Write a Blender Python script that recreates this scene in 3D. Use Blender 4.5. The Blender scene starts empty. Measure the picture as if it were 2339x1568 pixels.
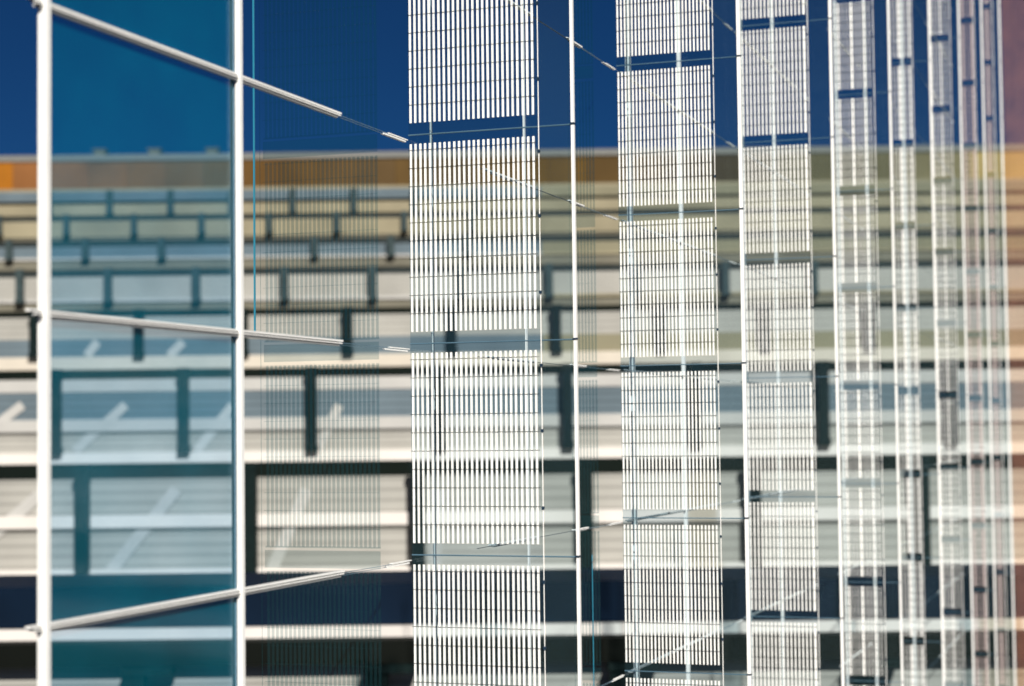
import bpy, math, random
from mathutils import Matrix, Vector
random.seed(4)
R = math.radians
sc = bpy.context.scene
COL = sc.collection
EYE = 12.0

# ------------------------------------------------------------------ camera, sky, sun, exposure
cd = bpy.data.cameras.new('camera')
cam = bpy.data.objects.new('camera', cd)
COL.objects.link(cam)
cd.sensor_width = 36.0
cd.lens = 65.12
cd.clip_start = 0.1
cd.clip_end = 6000
cd.dof.use_dof = True
cd.dof.focus_distance = 16.2
cd.dof.aperture_fstop = 1.0
cam.matrix_world = (Matrix.Translation((0, 0, EYE)) @ Matrix.Rotation(R(90 + 2.69), 4, 'X')
                    @ Matrix.Rotation(R(-0.65), 4, 'Z'))
sc.camera = cam

SUN_EL, SUN_AZ = 36.0, 165.0          # azimuth clockwise from +Y (the view direction)
world = bpy.data.worlds.new('World')
sc.world = world
world.use_nodes = True
wn, wl = world.node_tree.nodes, world.node_tree.links
bg = wn['Background']
sky = wn.new('ShaderNodeTexSky')
sky.sky_type = 'NISHITA'
sky.sun_disc = False
sky.sun_elevation = R(SUN_EL)
sky.sun_rotation = R(SUN_AZ)
sky.altitude = 1500
sky.air_density = 0.7
sky.dust_density = 0.0
sky.ozone_density = 4.0
filt = wn.new('ShaderNodeMix')
filt.data_type = 'RGBA'
filt.blend_type = 'MULTIPLY'
filt.inputs[0].default_value = 1.0
filt.inputs[7].default_value = (0.035, 0.120, 0.205, 1)     # deep polarised film blue
wl.new(sky.outputs[0], filt.inputs[6])
wl.new(filt.outputs[2], bg.inputs[0])
bg.inputs[1].default_value = 0.08

sl = bpy.data.lights.new('sun', 'SUN')
sl.energy = 4.6
sl.angle = R(0.5)
sl.color = (1.0, 0.955, 0.87)
sun = bpy.data.objects.new('sun', sl)
COL.objects.link(sun)
sv = Vector((math.sin(R(SUN_AZ)) * math.cos(R(SUN_EL)), math.cos(R(SUN_AZ)) * math.cos(R(SUN_EL)), math.sin(R(SUN_EL))))
sun.rotation_euler = sv.to_track_quat('Z', 'Y').to_euler()
sun.location = (20, -30, 60)

sc.view_settings.view_transform = 'Standard'
sc.view_settings.look = 'None'
sc.view_settings.gamma = 1.0
sc.view_settings.exposure = 0.62
sc.view_settings.use_curve_mapping = False
sc.render.engine = 'CYCLES'
sc.cycles.max_bounces = 6
sc.cycles.transparent_max_bounces = 64
sc.cycles.use_denoising = True

# ------------------------------------------------------------------ materials
def principled(name, col, rough=0.5, metal=0.0, var=0.0, scale=3.0, bump=0.0, boards=0.0, stretch=(1, 1, 1), spec=None):
    m = bpy.data.materials.new(name)
    m.use_nodes = True
    n, l = m.node_tree.nodes, m.node_tree.links
    b = n['Principled BSDF']
    b.inputs['Base Color'].default_value = (*col, 1)
    b.inputs['Roughness'].default_value = rough
    b.inputs['Metallic'].default_value = metal
    b.inputs['Specular IOR Level'].default_value = spec if spec is not None else (0.08 if rough >= 0.8 or max(col) < 0.05 else 0.5)
    if var or bump:
        geo = n.new('ShaderNodeNewGeometry')
        mp = n.new('ShaderNodeMapping')
        mp.inputs['Scale'].default_value = stretch
        l.new(geo.outputs['Position'], mp.inputs[0])
        nz = n.new('ShaderNodeTexNoise')
        nz.inputs['Scale'].default_value = scale
        nz.inputs['Detail'].default_value = 5
        l.new(mp.outputs[0], nz.inputs['Vector'])
        if var:
            mr = n.new('ShaderNodeMapRange')
            mr.inputs[1].default_value = 0.3
            mr.inputs[2].default_value = 0.7
            mr.inputs[3].default_value = 1 - var
            mr.inputs[4].default_value = 1 + var
            l.new(nz.outputs[0], mr.inputs[0])
            src = mr.outputs[0]
            if boards:
                sx = n.new('ShaderNodeSeparateXYZ')
                l.new(geo.outputs['Position'], sx.inputs[0])
                m1 = n.new('ShaderNodeMath'); m1.operation = 'MULTIPLY'; m1.inputs[1].default_value = boards
                l.new(sx.outputs[2], m1.inputs[0])
                m2 = n.new('ShaderNodeMath'); m2.operation = 'FRACT'
                l.new(m1.outputs[0], m2.inputs[0])
                m3 = n.new('ShaderNodeMapRange')
                m3.inputs[1].default_value = 0.72; m3.inputs[2].default_value = 0.8
                m3.inputs[3].default_value = 1.0; m3.inputs[4].default_value = 0.72
                l.new(m2.outputs[0], m3.inputs[0])
                m4 = n.new('ShaderNodeMath'); m4.operation = 'MULTIPLY'
                l.new(mr.outputs[0], m4.inputs[0]); l.new(m3.outputs[0], m4.inputs[1])
                src = m4.outputs[0]
            mx = n.new('ShaderNodeVectorMath')
            mx.operation = 'SCALE'
            mx.inputs[0].default_value = col
            l.new(src, mx.inputs['Scale'])
            l.new(mx.outputs[0], b.inputs['Base Color'])
        if bump:
            bp = n.new('ShaderNodeBump')
            bp.inputs['Strength'].default_value = bump
            bp.inputs['Distance'].default_value = 0.01
            l.new(nz.outputs[0], bp.inputs['Height'])
            l.new(bp.outputs[0], b.inputs['Normal'])
    return m

def tinted(name, trans, veil, amount, rough=0.06, gloss=0.03):
    """glass that colours what lies behind it, with a thin sunlit film on its face"""
    m = bpy.data.materials.new(name)
    m.use_nodes = True
    n, l = m.node_tree.nodes, m.node_tree.links
    n.remove(n['Principled BSDF'])
    out = n['Material Output']
    t = n.new('ShaderNodeBsdfTransparent'); t.inputs[0].default_value = (*trans, 1)
    d = n.new('ShaderNodeBsdfDiffuse'); d.inputs[0].default_value = (*veil, 1)  # diffuse layer paints reflected light onto the glass
    g = n.new('ShaderNodeBsdfGlossy'); g.inputs['Roughness'].default_value = rough
    g.inputs[0].default_value = (0.8, 0.9, 1.0, 1)
    geo = n.new('ShaderNodeNewGeometry')
    nz = n.new('ShaderNodeTexNoise'); nz.inputs['Scale'].default_value = 1.3; nz.inputs['Detail'].default_value = 4
    l.new(geo.outputs['Position'], nz.inputs['Vector'])
    mr = n.new('ShaderNodeMapRange')
    mr.inputs[1].default_value = 0.3
    mr.inputs[2].default_value = 0.7
    mr.inputs[3].default_value = amount * 0.72
    mr.inputs[4].default_value = amount * 1.28
    l.new(nz.outputs[0], mr.inputs[0])
    a = n.new('ShaderNodeMixShader')
    l.new(mr.outputs[0], a.inputs[0]); l.new(t.outputs[0], a.inputs[1]); l.new(d.outputs[0], a.inputs[2])
    b = n.new('ShaderNodeMixShader'); b.inputs[0].default_value = gloss
    l.new(a.outputs[0], b.inputs[1]); l.new(g.outputs[0], b.inputs[2])
    l.new(b.outputs[0], out.inputs[0])
    return m

M = {
    'white': principled('white_paint', (0.84, 0.83, 0.81), 0.45, var=0.04, scale=6),
    'slat': principled('white_slat_paint', (0.90, 0.89, 0.86), 0.4, var=0.06, scale=9),
    'pinkslat': principled('pale_rose_slat_paint', (0.62, 0.50, 0.48), 0.5, var=0.06, scale=9),
    'grey': principled('brushed_aluminium', (0.42, 0.42, 0.42), 0.35, 0.6, var=0.1, scale=20, stretch=(1, 1, 12)),  # grey carries the shade on the transoms' lower edge
    'lightgrey': principled('pale_aluminium', (0.62, 0.63, 0.64), 0.4, 0.1, var=0.08, scale=15),
    'gasket': principled('black_gasket', (0.012, 0.013, 0.015), 0.6),
    'sleeve': principled('navy_anodised_sleeve', (0.010, 0.026, 0.050), 0.4, var=0.1),  # navy for the clips and for shade painted into the transoms
    'wire': principled('dark_wire', (0.004, 0.010, 0.014), 0.5),
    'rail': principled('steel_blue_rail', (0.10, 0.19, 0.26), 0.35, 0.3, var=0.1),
    'cyan': principled('cyan_tube', (0.02, 0.20, 0.30), 0.4),
    'brown_lip': principled('bronze_lip', (0.20, 0.14, 0.09), 0.4, 0.2),
    'pane': tinted('teal_tinted_glass', (0.78, 0.87, 0.95), (0.0, 0.38, 0.52), 0.085),
    'smoked': tinted('smoked_glass_slat', (0.84, 0.88, 0.885), (0.02, 0.24, 0.28), 0.022),
    'bronze': tinted('bronze_tinted_glass', (0.955, 0.915, 0.84), (0.68, 0.32, 0.25), 0.09),
    'wall': principled('grey_cladding', (0.33, 0.32, 0.295), 0.8, var=0.12, scale=0.25, boards=2.2),
    'wallblue': principled('blue_grey_cladding', (0.115, 0.15, 0.175), 0.8, var=0.12, scale=0.25, boards=2.2),
    'pale': principled('pale_concrete', (0.62, 0.58, 0.55), 0.85, var=0.08, scale=0.4),
    'paleband': principled('light_band_cladding', (0.40, 0.39, 0.375), 0.85, var=0.08, scale=0.4),
    'cream': principled('cream_concrete', (0.50, 0.45, 0.385), 0.85, var=0.08, scale=0.4),
    'olive': principled('olive_grey_concrete', (0.15, 0.14, 0.11), 0.85, var=0.12, scale=0.3),
    'dark': principled('dark_soffit', (0.0035, 0.0065, 0.005), 0.8, var=0.2, scale=0.5),  # shade under the overhangs put into the colour; also used for the body
    'navy': principled('navy_opening', (0.0022, 0.008, 0.020), 0.5, var=0.3, scale=0.3),  # shade inside the opening is put into its colour
    'blackwall': principled('black_fascia', (0.003, 0.004, 0.003), 0.7, var=0.2, scale=0.5),  # shaded recess below the beam, painted as a black strip
    'column': principled('dark_green_column', (0.004, 0.010, 0.010), 0.6, var=0.2),
    'rust': principled('rust_orange_cladding', (0.30, 0.11, 0.012), 0.85, var=0.35, scale=0.05),
    'ochre': principled('ochre_cladding', (0.085, 0.062, 0.028), 0.85, var=0.2, scale=0.05),
    'darkrust': principled('dark_rust_cladding', (0.115, 0.060, 0.018), 0.85, var=0.3, scale=0.05),
    'tan': principled('tan_cladding', (0.25, 0.22, 0.15), 0.85, var=0.15, scale=0.2),
    'tanright': principled('olive_tan_cladding', (0.19, 0.175, 0.12), 0.85, var=0.15, scale=0.1),
    'sheet': tinted('screen_glass_sheet', (0.84, 0.90, 0.92), (0.22, 0.36, 0.36), 0.014),
    'bandglass': tinted('band_glass', (0.80, 0.86, 0.89), (0.10, 0.25, 0.30), 0.015),
    'highcolumn': principled('slate_column', (0.038, 0.055, 0.058), 0.85, var=0.2),
    'highsoffit': principled('slate_soffit', (0.026, 0.032, 0.032), 0.85, var=0.2),  # overhang shade of the upper tiers put into the colour
    'ledge': principled('grey_ledge', (0.17, 0.17, 0.16), 0.85, var=0.1),
    'ground': principled('asphalt_ground', (0.06, 0.06, 0.058), 0.9, var=0.25, scale=0.3, bump=0.3),
}

# ------------------------------------------------------------------ mesh helpers
class MB:
    def __init__(self):
        self.v, self.f = [], []
    def box(self, x0, x1, y0, y1, z0, z1):
        b = len(self.v)
        self.v += [(x, y, z) for z in (z0, z1) for y in (y0, y1) for x in (x0, x1)]
        for q in ((0, 2, 3, 1), (4, 5, 7, 6), (0, 1, 5, 4), (2, 6, 7, 3), (0, 4, 6, 2), (1, 3, 7, 5)):
            self.f.append([b + i for i in q])
        return self
    def bar(self, p, q, rx, ry):
        """square bar between two points"""
        p, q = Vector(p), Vector(q)
        d = (q - p).normalized()
        u = d.cross(Vector((0, 1, 0)) if abs(d.y) < 0.9 else Vector((1, 0, 0))).normalized()
        w = d.cross(u)
        b = len(self.v)
        for c in (p, q):
            for s, t in ((-1, -1), (1, -1), (1, 1), (-1, 1)):
                self.v.append(tuple(c + u * rx * s + w * ry * t))
        for q4 in ((0, 1, 2, 3), (7, 6, 5, 4), (0, 4, 5, 1), (1, 5, 6, 2), (2, 6, 7, 3), (3, 7, 4, 0)):
            self.f.append([b + i for i in q4])
        return self
    def tube(self, x, y, z0, z1, r, n=8):
        b = len(self.v)
        for z in (z0, z1):
            for k in range(n):
                t = 2 * math.pi * k / n
                self.v.append((x + r * math.cos(t), y + r * math.sin(t), z))
        for k in range(n):
            self.f.append([b + k, b + (k + 1) % n, b + n + (k + 1) % n, b + n + k])
        self.f.append([b + k for k in range(n)][::-1]); self.f.append([b + n + k for k in range(n)])
        return self
    def htube(self, axis, c0, c1, u, v, r, n=8):
        b = len(self.v)
        for c in (c0, c1):
            for k in range(n):
                t = 2 * math.pi * k / n
                a, d = u + r * math.cos(t), v + r * math.sin(t)
                self.v.append((c, a, d) if axis == 'x' else (a, c, d))
        for k in range(n):
            self.f.append([b + k, b + (k + 1) % n, b + n + (k + 1) % n, b + n + k])
        self.f.append([b + k for k in range(n)][::-1]); self.f.append([b + n + k for k in range(n)])
        return self
    def mesh(self, name, mat):
        me = bpy.data.meshes.new(name)
        me.from_pydata(self.v, [], self.f)
        me.materials.append(mat)
        me.update()
        import bmesh
        bm = bmesh.new(); bm.from_mesh(me)
        bmesh.ops.recalc_face_normals(bm, faces=bm.faces)
        bm.to_mesh(me); bm.free()
        return me
    def build(self, name, mat, parent=None, loc=(0, 0, 0)):
        return link(name, self.mesh(name, mat), parent, loc)

def link(name, me, parent=None, loc=(0, 0, 0)):
    o = bpy.data.objects.new(name, me)
    o.location = loc
    COL.objects.link(o)
    if parent:
        o.parent = parent
    return o

def thing(name, label, cat, loc=(0, 0, 0), rz=0, group=None):
    o = bpy.data.objects.new(name, None)
    o.empty_display_size = 0.3
    o.location = loc
    o.rotation_euler = (0, 0, rz)
    COL.objects.link(o)
    o['label'] = label
    o['category'] = cat
    if group:
        o['group'] = group
    return o

# ------------------------------------------------------------------ ground
g = MB().box(-1500, 1500, -600, 3000, -0.3, 0).build('ground', M['ground'])
g['kind'] = 'structure'

# ------------------------------------------------------------------ the terraced building beyond
def hz(x, y, z):
    """height of a level read on the photograph at distance z"""
    yc = y - 784 - 0.0113 * (1170 - x)
    return EYE + z * math.tan(R(2.69) - math.atan(yc / 4231))

SP = 7.2
XL, XR = -130, 150
bt = thing('terraced_building', 'long blurred terraced building of stacked grey tiers with dark columns and an orange top storey', 'building', (0, 55.4, 0))
TIERS = [
 # z, strips (y top, y bottom, material, proud), column (top y, bottom y, width)
 (55.4, [(1346, 1441, 'navy', 0.0), (1443, 1468, 'pale', 0.14), (1470, 1525, 'blackwall', 0.55), (1525, 1700, 'wall', 0.2)], (1524, 1700, 0.62)),
 (79.7, [(1064, 1097, 'dark', 0.0), (1097, 1179, 'wall', 0.1), (1179, 1208, 'pale', 0.25), (1208, 1303, 'wall', 0.1), (1303, 1334, 'pale', 0.5), (1334, 1347, 'olive', 0.35)], (1064, 1346, 0.56)),
 (104.3, [(843, 866, 'dark', 0.0), (866, 895, 'paleband', 0.15), (895, 958, 'wallblue', 0.1), (958, 986, 'paleband', 0.25), (986, 1035, 'wall', 0.1), (1035, 1065, 'pale', 0.5)], (843, 1036, 0.55)),
 (127.5, [(708, 723, 'dark', 0.0), (723, 774, 'wall', 0.1), (774, 815, 'wallblue', 0.1), (815, 844, 'cream', 0.5)], (708, 816, 0.6)),
 (150.8, [(614, 631, 'dark', 0.0), (631, 683, 'wall', 0.1), (683, 690, 'paleband', 0.4), (690, 709, 'olive', 0.3)], (614, 690, 0.6)),
 (174.0, [(547, 562, 'dark', 0.0), (562, 588, 'wallblue', 0.1), (588, 593, 'paleband', 0.4), (593, 615, 'olive', 0.3)], (547, 592, 0.6)),
 (196.5, [(490, 504, 'dark', 0.0), (504, 541, 'tan', 0.3), (541, 548, 'olive', 0.2)], (490, 535, 0.6)),
 (217.6, [(436, 458, 'wallblue', 0.2), (458, 466, 'dark', 0.0), (466, 491, 'tan', 0.3)], (436, 490, 0.7)),
 (240.0, [(352, 366, 'ledge', 0.2), (366, 430, 'rust', 0.1), (430, 437, 'tan', 0.3)], None),
]
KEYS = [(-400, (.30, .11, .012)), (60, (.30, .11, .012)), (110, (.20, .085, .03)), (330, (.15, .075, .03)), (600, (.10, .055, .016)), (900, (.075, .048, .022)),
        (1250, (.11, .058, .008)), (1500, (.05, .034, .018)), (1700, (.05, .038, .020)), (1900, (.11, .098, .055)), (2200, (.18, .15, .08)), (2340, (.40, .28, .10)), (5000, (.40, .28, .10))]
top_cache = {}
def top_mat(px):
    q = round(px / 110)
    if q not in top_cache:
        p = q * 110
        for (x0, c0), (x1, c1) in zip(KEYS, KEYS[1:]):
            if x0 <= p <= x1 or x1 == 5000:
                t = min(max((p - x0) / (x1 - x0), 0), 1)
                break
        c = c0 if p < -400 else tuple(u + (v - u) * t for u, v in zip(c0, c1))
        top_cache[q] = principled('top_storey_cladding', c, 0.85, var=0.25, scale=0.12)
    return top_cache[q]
base_y = 55.4
for ti, (z, strips, colm) in enumerate(TIERS):
    rec = 0.9
    for k, (ya, yb, mat, proud) in enumerate(strips):
        top, bot = hz(250, ya, z), hz(250, yb, z)
        yf = z - base_y + rec - proud * 1.6
        nm = {'dark': 'soffit', 'navy': 'opening', 'blackwall': 'fascia', 'pale': 'kerb', 'cream': 'kerb', 'olive': 'ledge',
              'ledge': 'parapet', 'paleband': 'cladding_band', 'tan': 'cladding_band'}.get(mat, 'wall')
        if nm == 'soffit':  # dark strip standing in for the shadow of the overhang
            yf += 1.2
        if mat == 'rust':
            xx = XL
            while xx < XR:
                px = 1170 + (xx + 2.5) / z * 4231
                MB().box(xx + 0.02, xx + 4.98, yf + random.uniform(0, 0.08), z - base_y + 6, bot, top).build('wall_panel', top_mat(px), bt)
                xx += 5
            continue
        if z > 120 and mat in ('wallblue', 'tan', 'paleband'):
            xs = (1240 - 1170) * z / 4231
            MB().box(xs + 0.01, XR, yf, z - base_y + 6, bot, top).build(nm, M['tanright' if mat == 'wallblue' else 'tan'], bt)
            MB().box(XL, xs, yf, z - base_y + 6, bot, top).build(nm, M[mat], bt)
            continue
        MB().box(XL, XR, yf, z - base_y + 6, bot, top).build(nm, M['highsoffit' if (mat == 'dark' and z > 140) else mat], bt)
    # roof slab of the tier reaching back to the next tier
    top = hz(250, strips[0][0], z)
    nz_ = TIERS[ti + 1][0] if ti + 1 < len(TIERS) else z + 30
    low = hz(250, TIERS[ti + 1][1][-1][1], nz_) if ti + 1 < len(TIERS) else top
    MB().box(XL, XR, z - base_y + 2.15, nz_ - base_y + 0.5, min(low, top) - 0.5, min(low, top)).build('roof_slab', M['olive'], bt)
    # solid body under it down to the ground
    bot = hz(250, strips[-1][1], z)
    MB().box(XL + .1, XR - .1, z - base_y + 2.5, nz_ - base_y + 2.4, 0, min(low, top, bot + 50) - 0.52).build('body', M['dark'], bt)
    high = z > 140
    if colm:
        ca, cb, cw = colm
        t, b_ = hz(250, ca, z), hz(250, cb, z)
        me = MB()
        me.box(-cw / 2, cw / 2, -0.28, 0.28, b_, t)
        if not high:
            me.box(-cw * 0.62, cw * 0.62, -0.32, 0.32, t - 0.25, t - 0.01)
        me.box(-cw * 0.62, cw * 0.62, -0.31, 0.31, b_ - 0.02, b_ + (t - b_) * 0.08)
        me = me.mesh('column', M['highcolumn' if high else 'column'])
        x = -18.5 - SP * 14
        while x < XR - 3:
            half = z * 0.285 + SP
            if abs(x) < half and not (z > 160 and x > -4) and not (z > 120 and x > 30):
                link('column', me, bt, (x, z - base_y - 0.05, 0))
            x += SP
# pale braces leaning between the columns of the nearer tiers
def brace(z, xa, ya, xb, yb, r):
    pa = ((xa - 1170) * z / 4231, z - base_y + 1.04, hz(xa, ya, z))
    pb = ((xb - 1170) * z / 4231, z - base_y + 1.04, hz(xb, yb, z))
    MB().bar(pa, pb, r, 0.08).build('brace', M['paleband'], bt)
for xa, xb in ((-165, 92), (214, 392), (596, 692), (985, 995)):
    brace(79.4, xa, 1342, xb, 1120, 0.26)
for xa, xb in ((-100, 40), (160, 278), (440, 525), (718, 770)):
    brace(104.0, xa, 1032, xb, 925, 0.26)
for xa, xb in ((190, 215), (380, 412)):
    brace(127.2, xa, 812, xb, 780, 0.3)
# round openings and base blocks in the lowest tier
for k in range(-1, 6):
    x = -10.9 + SP * k
    MB().box(x - 0.75, x + 0.75, -0.42, 0.3, hz(250, 1542, 55.4), hz(250, 1524, 55.4)).build('capital', M['column'], bt)
for x in (-54, -46.8, -39.2):
    v = MB().box(-0.7, 0.7, -0.9, 0.9, 0, 0.7).box(-0.9, 0.9, -1.1, 1.1, 0.7, 0.85)
    v.build('roof_vent', M['olive'], bt, (x, 243 - base_y, hz(250, 350, 240)))

# ------------------------------------------------------------------ facade in front: receding to the right
TH = R(19.3)
S = 6.0
RZ = -TH
def fw(a, w, z=0):
    """facade coordinates (a along the wall, w to its far side), in bays -> world"""
    return (math.sin(TH) * a - math.cos(TH) * w, math.cos(TH) * a + math.sin(TH) * w, z)
A0 = 2.244 * S
W0, W1 = 0.7027 * S, 0.928 * S
LV0, LVS = EYE + 0.640, 1.652
LEVELS = [LV0 + LVS * k for k in range(-7, 10)]
TOP = LEVELS[-1] + 0.3
BAND, BUP = 0.168, 0.055
H = LVS - BAND


def in_view(a, w, z0, z1):
    x, y, _ = fw(a, w)
    return (z1 - EYE) / y > -0.150 and (z0 - EYE) / y < 0.245

NAMES = ['nearest', 'second nearest', 'third nearest', 'fourth nearest', 'fifth nearest', 'sixth nearest', 'seventh nearest', 'farthest']
LAB = [
 'nearest and widest white slatted screen, left of the slim white post in mid picture',
 'second slatted screen along the facade, with two broad bright stripes among its slats',
 'third slatted screen along the facade, its left edge hidden by the broad white post',
 'fourth slatted screen, narrow, right of the dark blue gap beside the third',
 'fifth slatted screen, a narrow bundle of white lines with dark crossbands',
 'sixth slatted screen, thin bluish-white lines just left of the rose tinted ones',
 'seventh slatted screen, slim and rose tinted with dark crossbands',
 'farthest slatted screen, slimmest and rose tinted, beside the last white post',
]
slat_me = {}
for n in range(8):
    a = A0 + n * S
    pink = n >= 6
    scr = thing('slatted_screen', LAB[n], 'slatted screen', fw(a, W0), RZ, 'slatted screens along the facade')
    # local frame: x = -(w - W0) (towards the outside), y = along the wall, z = height
    wi = (0.928, 0.928, 0.919, 0.8655, 0.834, 0.813, 0.797, 0.7837)[n] * S
    L = -(wi - W0)
    NS, PITCH, SLW = ((26, .0408, .0168), (26, .0408, .0162), (18, .0540, .0185), (13, .054, .019), (8, .054, .020),
                      (8, .056, .018), (6, .060, .020), (5, .056, .018))[n]
    pw = (0.022, 0.038, 0.038, 0.036, 0.036, 0.038, 0.038, 0.042)[n]
    MB().box(0, pw, -0.005, 0.03, 0, TOP).build('post', M['white'], scr)
    xr = L + 0.0165 + NS * PITCH + 0.012
    MB().tube(xr, 0.0, 0, TOP, 0.0035 + 0.0007 * n, 6).build('rod', M['slat'], scr)
    MB().box(xr + 0.006, -0.004, 0.008, 0.012, 0, TOP).build('side_panel', M['sheet'], scr)
    clips = MB()
    for lv in [v + BUP for v in LEVELS]:
        for dz in (0.36, 0.95, 1.45):
            clips.box(xr - 0.009, xr + 0.009, -0.012, 0.012, lv + dz - 0.012, lv + dz + 0.012)
        clips.box(-0.004, pw + 0.004, -0.014, 0.034, lv - 0.010, lv + 0.002)
    clips.build('clips', M['sleeve'], scr)['kind'] = 'stuff'
    for k, lv in enumerate([v + BUP for v in LEVELS]):
        MB().htube('x', L, 0, 0.012, lv - 0.01, 0.006, 6).build('rail', M['rail'] , scr)
        if k == len(LEVELS) - 1:
            continue
        z0 = lv + BAND / 2
        z1 = z0 + H
        pm = MB()
        for q in range(1, 11):
            zz = z0 + q * (H / 10.35)
            pm.box(L + 0.004, L + NS * PITCH + 0.012, -0.0065, -0.0035, zz - 0.0019 - .0008 * n, zz + 0.0019 + .0008 * n)
        near = in_view(a, W1, z0, z1)
        MB().box(L + 0.002, xr - 0.006, 0.010, 0.014, lv - BAND / 2 + 0.002, lv + BAND / 2 - 0.002).build('crossband', M['bandglass'], scr)
        pn = MB().box(L + 0.002, xr - 0.006, 0.010, 0.014, z0, z1).build('slat_panel', M['sheet'], scr)
        pm.build('crosswires', M['wire'], pn)['kind'] = 'stuff'
        key = ('p' if pink else 'w', n)
        if near and n < 2:
            if key not in slat_me:
                slat_me[key] = MB().box(0, SLW, -0.003, 0.003, 0, H).mesh('slat', M['slat'])
            for i in range(NS):
                so = link('slat', slat_me[key], pn, (L + 0.0165 + i * PITCH + random.uniform(-.0006, .0006), random.uniform(-.0015, .0015), z0))
                so.rotation_euler = (0, random.uniform(-.0012, .0012), random.uniform(-.12, .12))
        else:
            sm = MB()
            for i in range(NS):
                wd = SLW
                if n == 2 and i == NS - 1:
                    wd = SLW * 1.8
                if n >= 3:
                    wd = SLW * (0.55, 1.5, 0.5, 0.6, 0.5, 2.0, 0.6, 0.45)[(i * 3 + n) % 8]
                sm.box(L + 0.0165 + i * PITCH, L + 0.0165 + i * PITCH + wd, -0.003, 0.003, z0, z1)
            sm.build('slats', M['pinkslat' if pink else 'slat'], pn)['kind'] = 'stuff'

# faint smoked-glass screens on the far side of the glazing
for n in range(2):
    a = A0 + n * S
    wa, wb = 0.972 * S, (1.140, 1.016)[n] * S
    NK = (26, 7)[n]
    LBI = ['faint smoked glass screen left of the nearest white slatted screen',
           'faint smoked glass screen just right of the slim white post in mid picture',
           'faint smoked glass screen behind the second slatted screen'][n]
    scr = thing('smoked_screen', LBI, 'glass screen', fw(a, wa), RZ, 'smoked glass screens behind the glazing')
    ln = wb - wa
    for k, lv in enumerate(LEVELS[:-1]):
        z0, z1 = lv + 0.10, lv + LVS - 0.10
        vis = in_view(a, wa, z0, z1)
        pm = MB()
        for q in range(1, 11):
            zz = z0 + q * (H / 10.35)
            pm.box(-ln, 0, -0.013, -0.009, zz - 0.002, zz + 0.002)
        pn = MB().box(-ln, 0, 0.005, 0.009, z0 - 0.01, z0 + 0.004).build('slat_panel', M['smoked'], scr)
        pm.build('crosswires', M['smoked'], pn)['kind'] = 'stuff'
        if vis and n == 0:
            me = slat_me.setdefault('s', MB().box(-0.021, 0, -0.004, 0.004, 0, z1 - z0).mesh('slat', M['smoked']))
            for i in range(NK):
                link('slat', me, pn, (-i * ln / NK, 0, z0))
        else:
            sm = MB()
            for i in range(NK):
                sm.box(-i * ln / NK - 0.021, -i * ln / NK, -0.004, 0.004, z0, z1)
            sm.build('slats', M['smoked'], pn)['kind'] = 'stuff'
        MB().box(-ln, 0, -0.004, 0.004, lv - 0.07, lv + 0.07).build('crossband', M['smoked'], scr)
    MB().tube(-ln - 0.03, 0, 0, TOP, 0.004, 6).build('edge_rod', M['smoked'], scr)

# the glazed wall plane: posts, transoms and panes
def wallpost(label, off, wid, group='white posts of the glazed wall', extra=None):
    p = thing('facade_post', label, 'post', fw(off, W1), RZ, group)
    MB().box(-wid / 2, wid / 2, -0.02, 0.02, 0, TOP).build('face', M['white'], p)
    return p
p1 = wallpost('broadest white post, leftmost in the picture', 1.4027 * S, 0.055)
MB().box(-0.0315, -0.028, -0.012, 0.03, 0, TOP).build('gasket', M['gasket'], p1)
p2 = wallpost('white post with dark grooves down its left side, second from the left', 1.7705 * S, 0.034)
MB().box(-0.0265, -0.0215, -0.012, 0.03, 0, TOP).build('gasket', M['gasket'], p2)
MB().box(-0.0325, -0.027, -0.018, 0.03, 0, TOP).build('lip', M['lightgrey'], p2)
MB().box(-0.0395, -0.033, -0.012, 0.03, 0, TOP).build('groove', M['brown_lip'], p2)
MB().box(-0.062, -0.040, -0.006, 0.03, 0, TOP).build('groove', M['gasket'], p2)
for n in range(0, 7):
    b0 = A0 + n * S
    for off, wid in {0: ((0.082, .01), (0.474, .01)), 1: ((0.082, 0.055), (0.474, 0.042)), 2: ((0.082, 0.05), (0.474, 0.04)),
                     3: ((0.474, .04),), 4: ((0.082, .045),), 5: ((0.082, .045),), 6: ()}[n]:
        if n == 0:
            wid = 0.012
        o = wallpost('white glazing post seen between the slats of the %s screen' % NAMES[n] + (', the left one' if off < .1 else ', the right one'),
                     b0 + off * S, wid)

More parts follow.
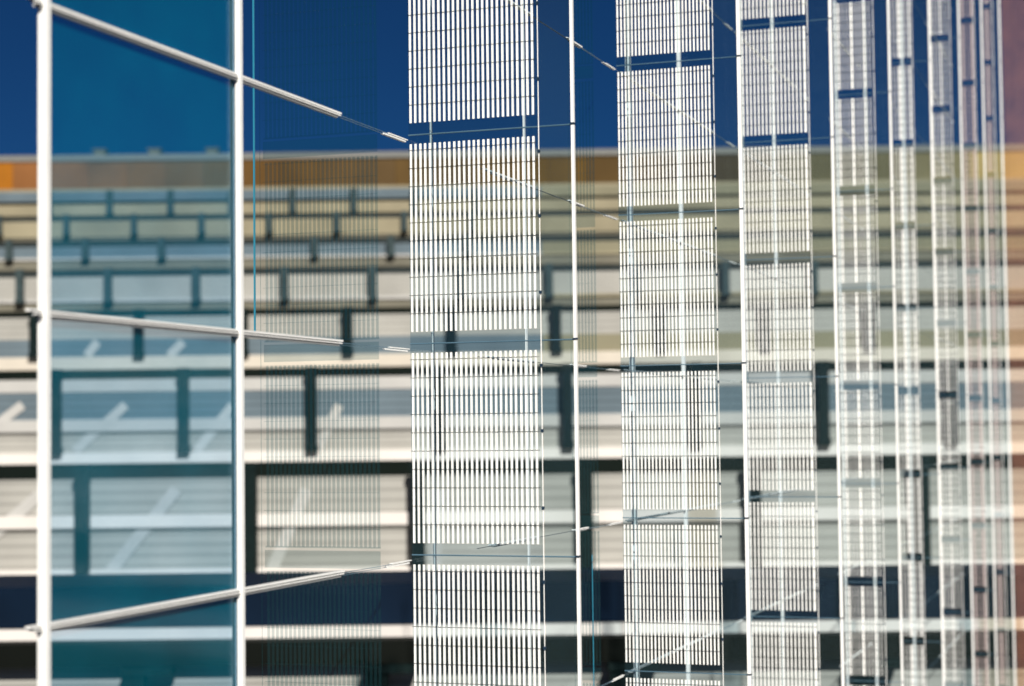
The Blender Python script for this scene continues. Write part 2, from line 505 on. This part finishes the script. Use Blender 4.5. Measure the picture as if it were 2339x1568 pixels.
for lv in LEVELS:
    for dz in (-0.008, 0.012):
        MB().box(-0.060, -0.012, -0.024, -0.021, lv + dz - 0.004, lv + dz + 0.003).build('bracket', M['lightgrey'], p2)
    MB().box(-0.052, -0.030, -0.0245, -0.0242, lv - 0.003, lv + 0.006).build('bracket', M['gasket'], p2)
    MB().box(-0.060, -0.0325, -0.020, 0.0, lv - 0.006, lv + 0.004).build('bracket', M['lightgrey'], p1)
tgroup = 'white transoms between the posts'
top_k = {}
ORD = ['first', 'second', 'third', 'fourth', 'fifth', 'sixth', 'seventh', 'eighth', 'ninth', 'tenth', 'eleventh', 'twelfth', 'thirteenth', 'fourteenth', 'fifteenth', 'sixteenth', 'seventeenth']
lvn = {6: 'lower', 7: 'middle', 8: 'upper'}
for n in range(-1, 7):
    b0 = A0 + n * S
    for k, lv in enumerate(LEVELS):
        s0 = b0 + (0.135 if n < 0 else 0.03) * S
        s1, s2, s3 = b0 + 0.786 * S, b0 + 0.935 * S, b0 + 0.998 * S
        if not (in_view(s0, W1, lv, lv) or in_view(b0 + S, W1, lv, lv)):
            continue
        if n < 0 and k in lvn:
            lab = '%s of the three long white transoms crossing the two leftmost posts' % lvn[k]
        elif n < 0:
            lab = 'long white transom of the nearest bay, %s the frame edge' % ('just above' if k > 7 else 'just below')
        else:
            if n not in top_k:
                top_k[n] = max(q for q, v in enumerate(LEVELS) if in_view(s0, W1, v, v) or in_view(b0 + S, W1, v, v))
            lab = 'thin white transom behind the %s slatted screen, %s from the top' % (NAMES[n], ORD[top_k[n] - k])
        t = thing('transom', lab, 'transom', fw(s0, W1, lv), RZ, tgroup)
        o = 0.0
        kz = 1.0 if n < 0 else 0.6
        def bar(y0, y1, x0, x1, z0, z1, nm, mt):
            z0, z1 = z0 * kz, z1 * kz
            MB().box(x0, x1, y0 - s0, y1 - s0, z0, z1).build(nm, M[mt], t)
        def white(u, v):
            bar(u, v + 0.02, -o - 0.02, -o + 0.006, 0.010, 0.023, 'upper_bar', 'white')
            bar(u + 0.02, v - 0.05, -o - 0.02, -o + 0.000, 0.0022, 0.0098, 'groove', 'gasket')
            bar(u + 0.05, v, -o - 0.02, -o + 0.010, -0.006, 0.002, 'lower_bar', 'white')
            bar(u + 0.08, v - 0.03, -o - 0.02, -o + 0.000, -0.0138, -0.0062, 'groove', 'gasket')
            bar(u + 0.10, v - 0.04, -o - 0.02, -o + 0.004, -0.023, -0.014, 'drip_bar', 'grey')  # shadowed lower edge put in as a grey bar
        def dark(u, v):  # shaded stretch of the transom, put in as thin dark bars
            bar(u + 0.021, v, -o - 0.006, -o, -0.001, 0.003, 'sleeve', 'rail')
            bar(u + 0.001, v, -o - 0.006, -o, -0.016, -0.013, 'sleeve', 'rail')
        if n == 0:
            bar(b0 + 0.25 * S, b0 + 0.705 * S, -o - 0.015, -o, -0.004, 0.001, 'sleeve', 'sleeve')  # shade along this stretch drawn as a dark bar
            white(b0 + 0.30 * S, b0 + 0.52 * S)
            white(b0 + 0.705 * S, s1)
        elif n == 5:
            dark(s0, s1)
        else:
            white(s0 if n < 3 else b0 + {3: 0.35, 4: 0.70, 6: 0.03}[n] * S, s1)
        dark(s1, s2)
        bar(s2 + 0.001, s3, -o - 0.02, -o + 0.006, 0.000, 0.008, 'end_bar', 'white')
        bar(s2 - 0.10, s3 - 0.04, -o - 0.02, -o + 0.006, -0.019, -0.008, 'end_bar', 'white')

# tinted panes between the two leftmost posts
pg = 'teal tinted panes between the two leftmost posts'
for k, lv in enumerate(LEVELS[:-1]):
    if not in_view(1.5 * S, W1, lv, lv + LVS):
        continue
    lb = {5: 'teal pane below the lower transom, bottom left', 6: 'teal pane between the middle and lower transoms',
          7: 'teal pane between the upper and middle transoms', 8: 'teal pane above the upper transom, top left'}.get(k, 'teal tinted pane between the two leftmost posts')
    o = MB().box(-0.032, -0.024, 0.036, (1.7705 - 1.4027) * S - 0.02, 0, LVS - 0.03).build('window_pane', M['pane'], None, fw(1.4027 * S, W1, lv + 0.015))
    o.rotation_euler = (0, 0, RZ)
    o['label'] = lb; o['category'] = 'window pane'; o['group'] = pg

# cyan tubes
ct = MB().box(-0.006, 0.006, -0.006, 0.006, 0, 6.5).build('cyan_strip', M['cyan'], None, fw(A0 - 0.02, 1.152 * S, EYE + 0.82))
ct.rotation_euler = (0, 0, RZ)
ct['label'] = 'thin upright cyan strip just right of the second white post'; ct['category'] = 'strip'
ct = MB().box(-0.004, 0.004, -0.004, 0.004, 0, 3.6).build('cyan_strip', M['cyan'], None, fw(A0 + S - 0.02, 1.152 * S, EYE - 5.2))
# second strip sits low, right of the slim mid-picture post
ct.location = fw(A0 + S - 0.02, 0.985 * S, EYE - 3.6); ct.scale = (1, 1, 0.62)
ct.rotation_euler = (0, 0, RZ)
ct['label'] = 'thin upright cyan strip low in the picture, right of the slim mid-picture post'; ct['category'] = 'strip'

# bronze tinted end wall
e = MB().box(0, 1.5, -0.006, 0.006, 0, TOP + 6).build('bronze_glass_wall', M['bronze'], None, fw(A0 + 7.05 * S, W0 - 0.06, 0))
e.rotation_euler = (0, 0, RZ)
e['label'] = 'tall rose-bronze glass wall at the right edge beyond the last white post'; e['category'] = 'glass wall'
